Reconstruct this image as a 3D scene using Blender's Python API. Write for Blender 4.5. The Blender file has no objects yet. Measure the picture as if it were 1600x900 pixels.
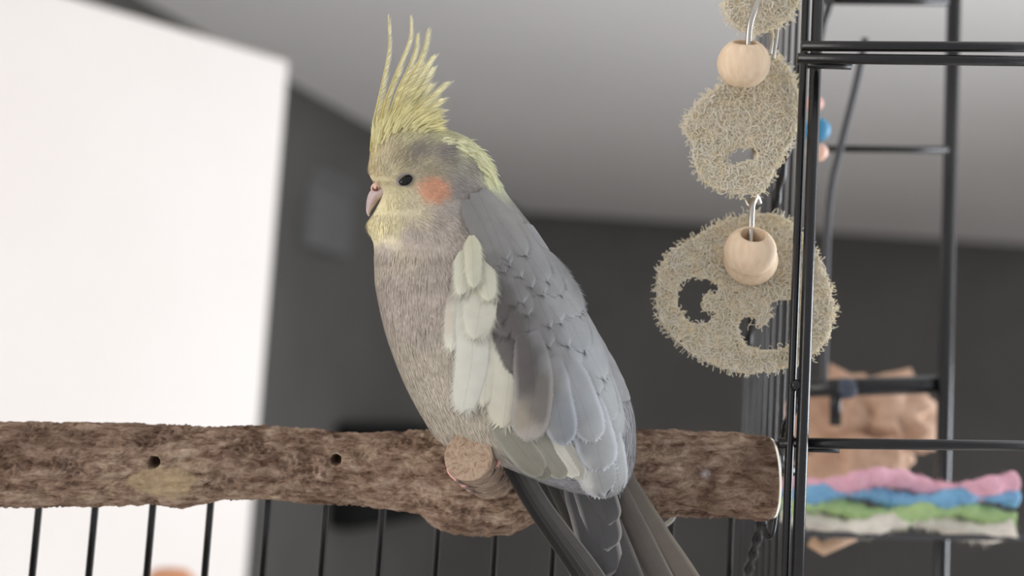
import bpy, bmesh, math, random
import numpy as np
from mathutils import Vector, Matrix, noise
from mathutils.bvhtree import BVHTree

random.seed(7); rng = np.random.default_rng(7)
SC = bpy.context.scene
COL = SC.collection

# ------------------------------------------------------------------ camera
F = 1800.0            # focal length in pixels of a 1600 wide frame
S = 1 / 4200.0        # metres per pixel at the perch
D0 = F * S
PITCH, ROLL = math.radians(5.6), math.radians(3.5)
CAM = Vector((0, 0, 1.5))
fwd = Vector((0, math.cos(PITCH), math.sin(PITCH)))
up0 = Vector((0, -math.sin(PITCH), math.cos(PITCH)))
r0 = Vector((1, 0, 0))
rt = r0 * math.cos(ROLL) + up0 * math.sin(ROLL)
up = -r0 * math.sin(ROLL) + up0 * math.cos(ROLL)
cam_d = bpy.data.cameras.new('camera')
cam = bpy.data.objects.new('camera', cam_d); COL.objects.link(cam)
cam.matrix_world = Matrix(((rt.x, up.x, -fwd.x, CAM.x), (rt.y, up.y, -fwd.y, CAM.y), (rt.z, up.z, -fwd.z, CAM.z), (0, 0, 0, 1)))
cam_d.sensor_width = 36; cam_d.lens = F / 1600 * 36
cam_d.clip_start = 0.02; cam_d.clip_end = 50
cam_d.dof.use_dof = True; cam_d.dof.focus_distance = 0.397; cam_d.dof.aperture_fstop = 6.0
SC.camera = cam

# ------------------------------------------------------------------ light
W = bpy.data.worlds.new('room_daylight'); SC.world = W; W.use_nodes = True
W.node_tree.nodes['Background'].inputs[0].default_value = (0.95, 0.95, 1.0, 1)
W.node_tree.nodes['Background'].inputs[1].default_value = 0.62
def area(name, loc, target, sx, sy, power, color):
    l = bpy.data.lights.new(name, 'AREA'); l.shape = 'RECTANGLE'; l.size = sx; l.size_y = sy
    l.energy = power; l.color = color
    o = bpy.data.objects.new(name, l); COL.objects.link(o); o.location = loc
    o.rotation_euler = (Vector(target) - Vector(loc)).to_track_quat('-Z', 'Y').to_euler()
    return o
area('window_right_offscreen', (2.4, 1.1, 1.55), (0, 0.8, 1.55), 1.4, 1.5, 66, (0.90, 0.95, 1.0))
area('window_left_offscreen', (-2.3, -0.5, 1.55), (0, 0.3, 1.55), 1.3, 1.5, 25, (1.0, 0.93, 0.85))
SC.view_settings.view_transform = 'Standard'; SC.view_settings.look = 'None'
SC.view_settings.gamma = 1.0; SC.view_settings.exposure = 0.16
SC.view_settings.use_curve_mapping = False

# ------------------------------------------------------------------ frames
FR = Matrix(((rt.x, fwd.x, up.x, 0), (rt.y, fwd.y, up.y, 0), (rt.z, fwd.z, up.z, 0), (0, 0, 0, 1)))
FR = Matrix.Translation(CAM + fwd * D0) @ FR
FRI = FR.inverted()
def N(px, py, D=0.0):
    """tilted working frame of the perch: x right, y away, z up; px units of the perch plane"""
    k = (F + D) / F
    return Vector(((px - 800) * k * S, D * S, (450 - py) * k * S))
def WP(px, py, d):
    return FR @ N(px, py, d / S - F)
def lin(c):
    return tuple(((v / 255) / 12.92 if v / 255 <= 0.04045 else ((v / 255 + 0.055) / 1.055) ** 2.4) for v in c[:3])
LIN = np.array([lin((i, i, i))[0] for i in range(256)])
def lin4(c): return (*lin(c), 1.0)

# ------------------------------------------------------------------ materials
def mat(name, color, rough=0.6, metal=0.0, spec=0.4):
    m = bpy.data.materials.new(name); m.use_nodes = True
    b = m.node_tree.nodes['Principled BSDF']
    b.inputs['Base Color'].default_value = lin4(color)
    b.inputs['Roughness'].default_value = rough; b.inputs['Metallic'].default_value = metal
    b.inputs['Specular IOR Level'].default_value = spec
    return m
def nodes(m): return m.node_tree.nodes, m.node_tree.links, m.node_tree.nodes['Principled BSDF']
def ramp(n, stops):
    r = n.new('ShaderNodeValToRGB'); e = r.color_ramp.elements
    while len(e) < len(stops): e.new(0.5)
    for el, (p, c) in zip(e, stops): el.position = p; el.color = lin4(c)
    return r
def noise_mat(name, c1, c2, scale, rough=0.7, bump=0.2, stretch=(1, 1, 1), detail=6, bscale=None, dist=0.001, lo=0.35, hi=0.65, metal=0.0, spec=0.3):
    m = mat(name, c1, rough, metal, spec); n, l, b = nodes(m)
    tc = n.new('ShaderNodeTexCoord'); mp = n.new('ShaderNodeMapping'); mp.inputs['Scale'].default_value = stretch
    l.new(tc.outputs['Object'], mp.inputs[0])
    nz = n.new('ShaderNodeTexNoise'); nz.inputs['Scale'].default_value = scale; nz.inputs['Detail'].default_value = detail
    l.new(mp.outputs[0], nz.inputs['Vector'])
    r = ramp(n, [(lo, c1), (hi, c2)]); l.new(nz.outputs['Fac'], r.inputs[0]); l.new(r.outputs[0], b.inputs['Base Color'])
    nb = n.new('ShaderNodeTexNoise'); nb.inputs['Scale'].default_value = bscale or scale * 2; nb.inputs['Detail'].default_value = 8
    l.new(mp.outputs[0], nb.inputs['Vector'])
    bp = n.new('ShaderNodeBump'); bp.inputs['Strength'].default_value = bump; bp.inputs['Distance'].default_value = dist
    l.new(nb.outputs['Fac'], bp.inputs['Height']); l.new(bp.outputs[0], b.inputs['Normal'])
    return m

def plumage_mat():
    m = mat('plumage', (150, 150, 150), 0.75, 0, 0.2); n, l, b = nodes(m)
    a = n.new('ShaderNodeAttribute'); a.attribute_name = 'Col'
    tc = n.new('ShaderNodeTexCoord'); nz = n.new('ShaderNodeTexNoise'); nz.inputs['Scale'].default_value = 260; nz.inputs['Detail'].default_value = 4
    l.new(tc.outputs['Object'], nz.inputs['Vector'])
    mr = n.new('ShaderNodeMapRange'); mr.inputs[1].default_value = 0.3; mr.inputs[2].default_value = 0.7; mr.inputs[3].default_value = 0.86; mr.inputs[4].default_value = 1.08
    l.new(nz.outputs['Fac'], mr.inputs[0])
    mx = n.new('ShaderNodeVectorMath'); mx.operation = 'SCALE'; l.new(a.outputs['Color'], mx.inputs[0]); l.new(mr.outputs[0], mx.inputs['Scale'])
    l.new(mx.outputs[0], b.inputs['Base Color'])
    b.inputs['Sheen Weight'].default_value = 0.15
    return m
def feather_mat():
    """vane feather: colour from the feather, barb lines slanting off the shaft"""
    m = mat('feather_vane', (150, 150, 150), 0.6, 0, 0.3); n, l, b = nodes(m)
    a = n.new('ShaderNodeAttribute'); a.attribute_name = 'Col'
    u = n.new('ShaderNodeAttribute'); u.attribute_name = 'fu'
    v = n.new('ShaderNodeAttribute'); v.attribute_name = 'fv'   # length along in px
    def M(op, x, y=None):
        k = n.new('ShaderNodeMath'); k.operation = op
        for i, q in enumerate((x, y)):
            if q is None: continue
            if isinstance(q, (int, float)): k.inputs[i].default_value = q
            else: l.new(q, k.inputs[i])
        return k.outputs[0]
    au = M('ABSOLUTE', u.outputs['Fac'])              # px from shaft
    ph = M('MULTIPLY', M('SUBTRACT', v.outputs['Fac'], M('MULTIPLY', au, 1.6)), 1.25)
    tc = n.new('ShaderNodeTexCoord'); nz = n.new('ShaderNodeTexNoise'); nz.inputs['Scale'].default_value = 180; nz.inputs['Detail'].default_value = 5
    l.new(tc.outputs['Object'], nz.inputs['Vector'])
    ph2 = M('ADD', ph, M('MULTIPLY', nz.outputs['Fac'], 9.0))
    wv = M('SINE', ph2)
    br = M('ADD', M('MULTIPLY', wv, 0.04), M('ADD', M('MULTIPLY', nz.outputs['Fac'], 0.3), 0.85))
    shaft = M('MULTIPLY', M('LESS_THAN', au, 0.7), 0.12)
    br = M('SUBTRACT', br, shaft)
    mx = n.new('ShaderNodeVectorMath'); mx.operation = 'SCALE'; l.new(a.outputs['Color'], mx.inputs[0]); l.new(br, mx.inputs['Scale'])
    l.new(mx.outputs[0], b.inputs['Base Color'])
    bp = n.new('ShaderNodeBump'); bp.inputs['Strength'].default_value = 0.1; bp.inputs['Distance'].default_value = 0.0004
    l.new(wv, bp.inputs['Height']); l.new(bp.outputs[0], b.inputs['Normal'])
    return m
def translucent(m, fac):
    n, l, b = nodes(m); t = n.new('ShaderNodeBsdfTranslucent'); mx = n.new('ShaderNodeMixShader'); mx.inputs[0].default_value = fac
    out = n['Material Output']; src = b.inputs['Base Color'].links[0].from_socket; l.new(src, t.inputs[0])
    l.new(b.outputs[0], mx.inputs[1]); l.new(t.outputs[0], mx.inputs[2]); l.new(mx.outputs[0], out.inputs[0]); return m
M_PLUM = plumage_mat(); M_FEA = feather_mat()
M_CREST = translucent(plumage_mat(), 0.35)
M_BLACK = noise_mat('black_powder_coat', (14, 14, 16), (22, 22, 24), 400, 0.24, 0.06, spec=0.5)
M_STEEL = mat('zinc_wire', (190, 186, 178), 0.28, 1.0)
M_BEAD = noise_mat('pale_bead_wood', (226, 198, 166), (238, 216, 188), 60, 0.6, 0.05, (6, 6, 1))
M_LOOF = translucent(noise_mat('loofah_fibre', (244, 234, 208), (250, 244, 228), 220, 0.75, 0.2, bscale=700), 0.12)
M_LOOFB = translucent(noise_mat('loofah_pulp', (238, 218, 180), (250, 240, 214), 330, 0.85, 0.35, bscale=600, dist=0.001), 0.12)

# ------------------------------------------------------------------ object helpers
def tag(o, label=None, cat=None, group=None, kind=None):
    if label: o['label'] = label
    if cat: o['category'] = cat
    if group: o['group'] = group
    if kind: o['kind'] = kind
    return o
def thing(name, base, label, cat, group=None):
    """Empty at a base point given in the perch frame"""
    o = bpy.data.objects.new(name, None); COL.objects.link(o); o.empty_display_size = 0.01
    o.matrix_world = FR @ Matrix.Translation(base); o['base'] = list(base)
    return tag(o, label, cat, group)
def mesh(name, verts, faces, m, parent=None, base=None, smooth=True, attrs=None):
    """one mesh object; verts in the perch frame"""
    if parent is not None:
        base = Vector(parent['base'])
    elif base is None: base = Vector((0, 0, 0))
    V = np.asarray([tuple(v) for v in verts] if not isinstance(verts, np.ndarray) else verts, dtype=float) - np.array(base)
    me = bpy.data.meshes.new(name); me.from_pydata(V.tolist(), [], faces if isinstance(faces, list) else faces.tolist()); me.update()
    if smooth: me.polygons.foreach_set('use_smooth', [True] * len(me.polygons))
    for k, (typ, arr) in (attrs or {}).items():
        a = me.attributes.new(k, typ, 'POINT')
        if typ == 'FLOAT_COLOR':
            a.data.foreach_set('color', np.asarray(arr, dtype=np.float32).ravel())
        else: a.data.foreach_set('value', np.asarray(arr, dtype=np.float32).ravel())
    if m: me.materials.append(m)
    o = bpy.data.objects.new(name, me); COL.objects.link(o)
    o['base'] = list(base)
    if parent is not None:
        o.parent = parent
    else: o.matrix_world = FR @ Matrix.Translation(base)
    return o
def cat_rom(P, n):
    P = np.asarray(P, float); k = len(P)
    t = np.linspace(0, k - 1, n); i = np.clip(t.astype(int), 0, k - 2); f = (t - i)[:, None]
    g = lambda j: P[np.clip(j, 0, k - 1)]
    a, b, c, d = g(i - 1), g(i), g(i + 1), g(i + 2)
    return 0.5 * ((2 * b) + (-a + c) * f + (2 * a - 5 * b + 4 * c - d) * f ** 2 + (-a + 3 * b - 3 * c + d) * f ** 3)
def tube(pts, rad, seg=8, cap=True):
    """verts, faces of a tube through pts (Vectors); rad scalar or list"""
    n = len(pts); P = [Vector(p) for p in pts]
    R = rad if hasattr(rad, '__len__') else [rad] * n
    V, Fc = [], []; ref = None
    for i in range(n):
        t = (P[min(i + 1, n - 1)] - P[max(i - 1, 0)]).normalized()
        if ref is None: ref = t.orthogonal().normalized()
        ref = (ref - t * ref.dot(t)); ref = ref.normalized() if ref.length > 1e-9 else t.orthogonal().normalized()
        b = t.cross(ref)
        for j in range(seg):
            a = 2 * math.pi * j / seg
            V.append(P[i] + (ref * math.cos(a) + b * math.sin(a)) * R[i])
    for i in range(n - 1):
        for j in range(seg):
            k = (j + 1) % seg
            Fc.append((i * seg + j, i * seg + k, (i + 1) * seg + k, (i + 1) * seg + j))
    if cap:
        Fc.append(tuple(range(seg))[::-1]); Fc.append(tuple((n - 1) * seg + j for j in range(seg)))
    return V, Fc
def merge(parts):
    V, Fc = [], []
    for v, f in parts:
        o = len(V); V += list(v); Fc += [tuple(i + o for i in q) for q in f]
    return V, Fc
def lathe(center, axis, prof, seg=32):
    """prof list of (r, h) around axis; closed ends only where r==0"""
    ax = Vector(axis).normalized(); e1 = ax.orthogonal().normalized(); e2 = ax.cross(e1); c = Vector(center)
    V, Fc = [], []
    for r, h in prof:
        for j in range(seg):
            a = 2 * math.pi * j / seg
            V.append(c + ax * h + (e1 * math.cos(a) + e2 * math.sin(a)) * r)
    for i in range(len(prof) - 1):
        for j in range(seg):
            k = (j + 1) % seg; Fc.append((i * seg + j, i * seg + k, (i + 1) * seg + k, (i + 1) * seg + j))
    return V, Fc
def vbar(px, py, D, py0, py1):
    """world-vertical line through (px,py,D), between the heights seen at rows py0 and py1; returned in the perch frame"""
    p = FR @ N(px, py, D); a = FR @ N(px, py0, D); b = FR @ N(px, py1, D)
    return FRI @ Vector((p.x, p.y, a.z)), FRI @ Vector((p.x, p.y, b.z))
def world_box(name, corners, thick, m, label=None, cat=None, kind=None):
    """slab from 4 world corners, extruded along thick (world vector)"""
    V = [Vector(c) for c in corners] + [Vector(c) + Vector(thick) for c in corners]
    f = [(0, 1, 2, 3), (7, 6, 5, 4), (0, 4, 5, 1), (1, 5, 6, 2), (2, 6, 7, 3), (3, 7, 4, 0)]
    me = bpy.data.meshes.new(name); me.from_pydata([tuple(v) for v in V], [], f); me.update()
    bm = bmesh.new(); bm.from_mesh(me); bmesh.ops.recalc_face_normals(bm, faces=bm.faces); bm.to_mesh(me); bm.free()
    me.materials.append(m); o = bpy.data.objects.new(name, me); COL.objects.link(o)
    return tag(o, label, cat, None, kind)

# ================================================================== THE ROOM
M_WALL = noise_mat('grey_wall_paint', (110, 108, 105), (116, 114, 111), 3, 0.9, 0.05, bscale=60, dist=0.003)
M_CEIL = noise_mat('grey_white_ceiling_paint', (230, 228, 227), (233, 231, 230), 1.6, 0.95, 0.1, bscale=40, dist=0.004)
M_DOOR = noise_mat('white_door_paint', (226, 219, 214), (230, 224, 219), 2, 0.6, 0.03)
M_FLOOR = noise_mat('beige_floor', (205, 200, 193), (216, 211, 205), 3, 0.6, 0.1, (1, 12, 1))
H = 2.5
wdir = Vector((0.66, 1.9, 0)).normalized()
w0 = Vector((-0.66, 3.6, 0)) + Vector((-wdir.y, wdir.x, 0)) * 0.48
pA = w0 - wdir * 3.2; pB = w0 + wdir * 3.2
def vz(p, z): return Vector((p.x, p.y, z))
nrm = Vector((-wdir.y, wdir.x, 0))
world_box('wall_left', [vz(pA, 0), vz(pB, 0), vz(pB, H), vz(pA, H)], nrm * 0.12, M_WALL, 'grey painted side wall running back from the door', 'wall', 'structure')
pC = vz(pB, 0) + Vector((5.5, 0.15, 0))
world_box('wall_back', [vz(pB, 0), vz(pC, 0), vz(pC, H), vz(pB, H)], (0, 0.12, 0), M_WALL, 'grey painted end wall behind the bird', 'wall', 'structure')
world_box('ceiling', [(-2.6, -0.6, H), (6, -0.6, H), (6, 7.0, H), (-2.6, 7.0, H)], (0, 0, 0.1), M_CEIL, 'pale grey ceiling', 'ceiling', 'structure')
world_box('floor', [(-2.6, -0.8, -0.1), (6, -0.8, -0.1), (6, 7.0, -0.1), (-2.6, 7.0, -0.1)], (0, 0, 0.1), M_FLOOR, 'beige floor', 'floor', 'structure')
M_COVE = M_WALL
def cove(name, a, b, inn, r, label):  # added rounded corner, shaped so the shade fades softly from ceiling to wall
    V, Fc = [], []
    for k in range(17):
        t = math.pi / 2 * k / 16; off = inn * (r * (1 - math.sin(t)) if False else r * (1 - math.cos(t))); z = H - r + r * math.sin(t)
        V += [vz(a, z) + off, vz(b, z) + off]
    Fc = [(2 * k, 2 * k + 1, 2 * k + 3, 2 * k + 2) for k in range(16)]
    me = bpy.data.meshes.new(name); me.from_pydata([tuple(v) for v in V], [], Fc); me.update(); me.polygons.foreach_set('use_smooth', [True] * 16)
    me.materials.append(M_COVE); o = bpy.data.objects.new(name, me); COL.objects.link(o); tag(o, label, 'cove', None, 'structure')
cove('added_cove_1', pA, pB, -nrm, 0.34, 'added grey curve softening the shade between side wall and ceiling')
cove('added_cove_2', vz(pB, 0), vz(pC, 0), Vector((0, -1, 0)), 0.75, 'added grey curve softening the shade between end wall and ceiling')
# the white door standing open
dr = WP(452, 95, 2.18); dl = WP(256, 38, 2.0)
dd = Vector((dr.x - dl.x, dr.y - dl.y, 0)).normalized(); zt = 0.5 * (dr.z + dl.z)
d0 = Vector((dr.x, dr.y, 0)) - dd * 0.82; d1 = Vector((dr.x, dr.y, 0)); dn = Vector((-dd.y, dd.x, 0))
door = world_box('door_1', [vz(d0, 0.01), vz(d1, 0.01), vz(d1, zt), vz(d0, zt)], dn * 0.045, M_DOOR, 'open white door standing in front of the grey side wall', 'door', 'structure')
bv = door.modifiers.new('soft_edges', 'BEVEL'); bv.width = 0.006; bv.segments = 3

exec_bird = True
# ================================================================== WOODEN PERCH
def bark_mat():
    m = mat('bark', (150, 125, 105), 0.9, 0, 0.15); n, l, b = nodes(m)
    tc = n.new('ShaderNodeTexCoord')
    mp = n.new('ShaderNodeMapping'); mp.inputs['Scale'].default_value = (0.42, 1, 1); l.new(tc.outputs['Object'], mp.inputs[0])
    n1 = n.new('ShaderNodeTexNoise'); n1.inputs['Scale'].default_value = 330; n1.inputs['Detail'].default_value = 10; n1.inputs['Roughness'].default_value = 0.72
    n1.inputs['Distortion'].default_value = 0.5; l.new(mp.outputs[0], n1.inputs['Vector'])
    n2 = n.new('ShaderNodeTexNoise'); n2.inputs['Scale'].default_value = 48; n2.inputs['Detail'].default_value = 3; l.new(tc.outputs['Object'], n2.inputs['Vector'])
    r1 = ramp(n, [(0.30, (74, 57, 47)), (0.42, (150, 127, 111)), (0.54, (196, 175, 158)), (0.70, (236, 222, 206))]); l.new(n1.outputs['Fac'], r1.inputs[0])
    r2 = ramp(n, [(0.36, (160, 138, 120)), (0.50, (216, 200, 188)), (0.64, (246, 236, 220))]); l.new(n2.outputs['Fac'], r2.inputs[0])
    mx = n.new('ShaderNodeMix'); mx.data_type = 'RGBA'; mx.blend_type = 'MULTIPLY'; mx.inputs[0].default_value = 0.75
    l.new(r1.outputs[0], mx.inputs[6]); l.new(r2.outputs[0], mx.inputs[7])
    a = n.new('ShaderNodeAttribute'); a.attribute_name = 'Col'
    m2 = n.new('ShaderNodeMix'); m2.data_type = 'RGBA'; l.new(a.outputs['Alpha'], m2.inputs[0]); l.new(mx.outputs[2], m2.inputs[6]); l.new(a.outputs['Color'], m2.inputs[7])
    l.new(m2.outputs[2], b.inputs['Base Color'])
    bp = n.new('ShaderNodeBump'); bp.inputs['Strength'].default_value = 1.0; bp.inputs['Distance'].default_value = 0.0022
    l.new(n1.outputs['Fac'], bp.inputs['Height']); l.new(bp.outputs[0], b.inputs['Normal'])
    return m
M_BARK = bark_mat()
def cut_mat():
    m = mat('cut_wood_face', (196, 168, 140), 0.85, 0, 0.2); n, l, b = nodes(m)
    tc = n.new('ShaderNodeTexCoord'); g = n.new('ShaderNodeTexNoise'); g.inputs['Scale'].default_value = 350; g.inputs['Detail'].default_value = 6
    g.inputs['Distortion'].default_value = 2.0
    l.new(tc.outputs['Object'], g.inputs['Vector'])
    r = ramp(n, [(0.3, (140, 116, 96)), (0.48, (178, 154, 132)), (0.7, (190, 168, 146))]); l.new(g.outputs['Fac'], r.inputs[0]); l.new(r.outputs[0], b.inputs['Base Color'])
    bp = n.new('ShaderNodeBump'); bp.inputs['Strength'].default_value = 0.6; bp.inputs['Distance'].default_value = 0.0006
    l.new(g.outputs['Fac'], bp.inputs['Height']); l.new(bp.outputs[0], b.inputs['Normal'])
    return m
M_CUT = cut_mat()
M_PALE = noise_mat('pale_cut_end', (236, 226, 205), (246, 240, 226), 200, 0.8, 0.2)
perch = thing('wooden_perch', N(1205, 812, 0), 'thick bark-covered branch perch with a sawn side stub under the bird', 'perch')
top_c = np.array([(-260, 660), (100, 660), (256, 663), (330, 667), (430, 667), (500, 673), (560, 677), (620, 676), (660, 671), (700, 672), (850, 672), (1000, 672), (1060, 672), (1110, 676), (1150, 676), (1175, 681), (1206, 682)], float)
bot_c = np.array([(-260, 800), (100, 790), (256, 787), (290, 793), (320, 786), (360, 780), (430, 779), (480, 786), (560, 788), (620, 797), (655, 800), (670, 815), (690, 829), (740, 835), (800, 833), (828, 820), (850, 812), (900, 806), (1000, 808), (1060, 806), (1130, 808), (1206, 812)], float)
holes = [(533, 711, 8.5), (259, 713, 9)]
NX, NA = 720, 168
xs = np.linspace(-260, 1203, NX)
LV, LCOL = [], []
for x in xs:
    t = np.interp(x, top_c[:, 0], top_c[:, 1]); b = np.interp(x, bot_c[:, 0], bot_c[:, 1])
    cy, ry = (t + b) / 2, (b - t) / 2
    rd = 60 + 6 * math.sin(x * 0.011) + (12 * math.exp(-((x - 745) / 70) ** 2))
    for j in range(NA):
        a = 2 * math.pi * j / NA
        ca, sa = math.cos(a), math.sin(a)          # ca: toward the viewer, sa: up
        q = Vector((x * 0.012, ca * 1.2 + 9, sa * 1.2))
        big = noise.fractal(q * 1.6, 1.0, 2.0, 3)
        qf = Vector((x * 0.05, ca * 8, sa * 8))
        fine = noise.fractal(qf, 0.8, 2.1, 4)
        patch = noise.noise(Vector((x * 0.014 + 30, ca * 1.5, sa * 1.5)))
        rid = abs(noise.noise(Vector((x * 0.10, ca * 7, sa * 7)))) if patch > 0.08 else 0.0
        disp = 2.2 * big + 3.6 * fine - 11 * rid * min(1, (patch - 0.08) * 5)
        edge = min(1.0, max(0.0, (1203 - x) / 8))
        disp *= edge
        r_y, r_d = ry + disp - (1 - edge) * 2, rd + disp
        px, py, D = x, cy - sa * r_y, -ca * r_d
        c = [0.0, 0.0, 0.0, 0.0]
        if ca > 0.3:
            for hx, hy, hr in holes:
                d = math.hypot(px - hx, py - hy)
                if d < hr: D += 42 * min(1, (hr - d) / 2.0)
                elif d < hr + 3: c = [*lin((205, 180, 150)), 0.6]
            d = math.hypot((px - 1093), (py - 732)) / 10 + 0.35 * fine
            if d < 1: c = [*lin((225, 215, 215)), 0.8 * (1 - d)]
            # bare pale wood where the bark has gone
            dw = math.hypot((px - 268) / 48, (py - 742) / 30) + 0.5 * big
            if dw < 1: c = [*lin((214, 190, 150)), min(0.7, (1 - dw) * 3)]
        LV.append(N(px, py, D) if False else Vector(((px - 800) * S, D * S, (450 - py) * S))); LCOL.append(c)
LF = [(i * NA + j, i * NA + (j + 1) % NA, (i + 1) * NA + (j + 1) % NA, (i + 1) * NA + j) for i in range(NX - 1) for j in range(NA)]
mesh('log', LV, LF, M_BARK, perch, attrs={'Col': ('FLOAT_COLOR', LCOL)})
# pale sawn end on the right and the far end
ce = sum((LV[(NX - 1) * NA + j] for j in range(NA)), Vector()) / NA
EV = [LV[(NX - 1) * NA + j] for j in range(NA)]
rng1 = [ce + (v - ce) * 0.97 + Vector((4 * S, 0, 0)) for v in EV]
Ev = EV + rng1 + [ce + Vector((5 * S, 0, 0))]
Ef = [(j, (j + 1) % NA, NA + (j + 1) % NA, NA + j) for j in range(NA)] + [(NA + j, NA + (j + 1) % NA, 2 * NA) for j in range(NA)]
o = mesh('sawn_end', Ev, Ef, M_PALE, perch); o['label'] = 'pale cream sawn end of the perch'
cl = sum((LV[j] for j in range(NA)), Vector()) / NA
mesh('sawn_end', [LV[j] for j in range(NA)] + [cl], [((j + 1) % NA, j, NA) for j in range(NA)], M_PALE, perch)
# side stub reaching toward the viewer, cut square
sb0 = N(775, 742, -20); sb1 = N(732, 713, -205)
ax = (sb1 - sb0); L = ax.length; ax.normalize(); e1 = ax.cross(Vector((0, 0, 1))).normalized(); e2 = e1.cross(ax)
SV, SF, SCc = [], [], []; ns, na = 60, 120
rend = 39 * (F - 205) / F
for i in range(ns):
    t = i / (ns - 1); r = rend * (1 + 0.42 * (1 - t) ** 2.2)
    if i == ns - 1: r -= 1.0
    for j in range(na):
        a = 2 * math.pi * j / na
        dsp = 1.6 * noise.fractal(Vector((math.cos(a) * 3, math.sin(a) * 3, t * 4)), 0.9, 2.1, 4) * (1 - t ** 8)
        SV.append(sb0 + ax * (L * t) + (e1 * math.cos(a) + e2 * math.sin(a)) * (r + dsp) * S); SCc.append([*lin((190, 175, 160)), 0.25])
SF = [(i * na + j, i * na + (j + 1) % na, (i + 1) * na + (j + 1) % na, (i + 1) * na + j) for i in range(ns - 1) for j in range(na)]
mesh('branch_stub', SV, SF, M_BARK, perch, attrs={'Col': ('FLOAT_COLOR', SCc)})
CV, CF = [], []
for k in range(14):
    rr = (rend - 0.6) * (1 - k / 14)
    for j in range(48):
        a = 2 * math.pi * j / 48
        CV.append(sb1 + ax * (S * (0.8 + (0.5 * noise.noise(Vector((math.cos(a) * rr * 0.2, math.sin(a) * rr * 0.2, 3))) if k > 0 else -0.8))) + (e1 * math.cos(a) + e2 * math.sin(a)) * rr * S)
CV.append(sb1 + ax * S * 0.8)
CF = [(k * 48 + j, k * 48 + (j + 1) % 48, (k + 1) * 48 + (j + 1) % 48, (k + 1) * 48 + j) for k in range(13) for j in range(48)] + [(13 * 48 + j, 13 * 48 + (j + 1) % 48, 14 * 48) for j in range(48)]
o = mesh('stub_cut_face', CV, CF, M_CUT, perch); o['label'] = 'round tan saw-cut face of the stub'

# ================================================================== COCKATIEL
DC = -112.0
bird = thing('cockatiel', N(740, 700, DC), 'grey cockatiel with yellow crest and orange cheek perched on the branch stub', 'bird')
chords = [  # Lx,Ly, Rx,Ry, depth radius
    (622, 200, 668, 197, 12), (597, 208, 700, 204, 38), (583, 226, 736, 220, 60), (578, 252, 762, 250, 72), (579, 277, 778, 278, 77),
    (597, 303, 792, 303, 80), (588, 328, 811, 328, 84), (575, 352, 829, 352, 89), (584, 380, 848, 380, 97), (586, 402, 862, 404, 105), (588, 440, 886, 443, 114),
    (596, 487, 916, 492, 122), (609, 535, 943, 540, 126), (629, 588, 969, 588, 124), (655, 640, 987, 640, 116), (684, 682, 992, 690, 100),
    (735, 708, 988, 728, 80), (800, 735, 976, 755, 55), (860, 757, 960, 770, 30)]
C5 = cat_rom(chords, 96)
NB = 96
BV_, BF = [], []
kk = (F + DC) / F
for i, (lx, ly, rx, ry, rd) in enumerate(C5):
    c = np.array([(lx + rx) / 2, (ly + ry) / 2]); h = np.array([(rx - lx) / 2, (ry - ly) / 2])
    for j in range(NB):
        a = 2 * math.pi * j / NB
        ca, sa = math.cos(a), math.sin(a)
        e = 0.92
        cx = math.copysign(abs(ca) ** e, ca); sx = math.copysign(abs(sa) ** e, sa)
        p = c + h * cx
        w = 1.5 * noise.noise(Vector((p[0] * 0.02, p[1] * 0.02, sx * 2)))
        BV_.append(Vector(((p[0] - 800) * kk * S, (DC - sx * (rd + w)) * S, (450 - p[1]) * kk * S)))
n_r = len(C5)
BF = [(i * NB + j, (i + 1) * NB + j, (i + 1) * NB + (j + 1) % NB, i * NB + (j + 1) % NB) for i in range(n_r - 1) for j in range(NB)]
BF.append(tuple(range(NB))); BF.append(tuple((n_r - 1) * NB + j for j in range(NB))[::-1])

CP = np.array([
 (580,240,225,205,140),(583,270,222,202,148),(600,240,206,190,148),(600,265,198,187,146),(615,300,200,188,142),(600,320,232,218,162),(590,350,246,234,178),(582,368,244,232,178),(605,368,236,224,182),
 (575,320,238,225,170),(610,350,222,210,162),(640,320,212,200,162),(620,250,172,162,135),(650,240,148,141,130),(690,232,148,141,136),(660,260,172,162,138),(635,212,196,188,140),
 (690,212,206,204,150),(722,218,232,232,182),(752,240,228,231,188),(772,270,218,221,188),(735,258,166,161,150),(720,290,156,151,146),(712,325,176,168,160),
 (745,310,150,147,146),(680,345,186,175,164),(640,365,186,175,164),(600,388,186,175,164),(700,385,186,175,164),(620,430,186,175,164),(680,430,186,175,164),
 (600,470,186,175,164),(660,500,186,175,164),(630,560,194,185,169),(690,560,194,185,169),(670,630,194,185,169),(700,670,194,185,169),(730,655,194,185,169),
 (780,350,150,148,150),(830,400,148,147,150),(900,500,150,150,154),(960,600,160,160,163),(985,680,160,160,163),(950,700,160,160,163),(860,740,160,160,163)], float)
_m = CP[:, 2:].mean(1, keepdims=True); _y = ((CP[:, 2] - CP[:, 4]) > 40)[:, None]
CP[:, 2:] = np.where(_y, np.clip(CP[:, 2:] + (_m - CP[:, 2:]) * 0.22 + 4, 0, 250), CP[:, 2:])
CPL = np.stack([LIN[CP[:, 2 + k].astype(int)] for k in range(3)], 1)
ORANGE = np.array(lin((212, 156, 126))); PALEY = np.array(lin((222, 208, 160)))
def body_col(p):
    d2 = (CP[:, 0] - p[0]) ** 2 + (CP[:, 1] - p[1]) ** 2 + 30
    w = d2 ** -2.0; c = (w[:, None] * CPL).sum(0) / w.sum()
    e = math.hypot((p[0] - 673) / 24, (p[1] - 296) / 21) + 0.25 * noise.noise(Vector((p[0] * 0.09, p[1] * 0.2, 4)))
    if e < 1.25: c = c + (ORANGE - c) * min(0.92, (1.25 - e) * 1.8)
    return c
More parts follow.
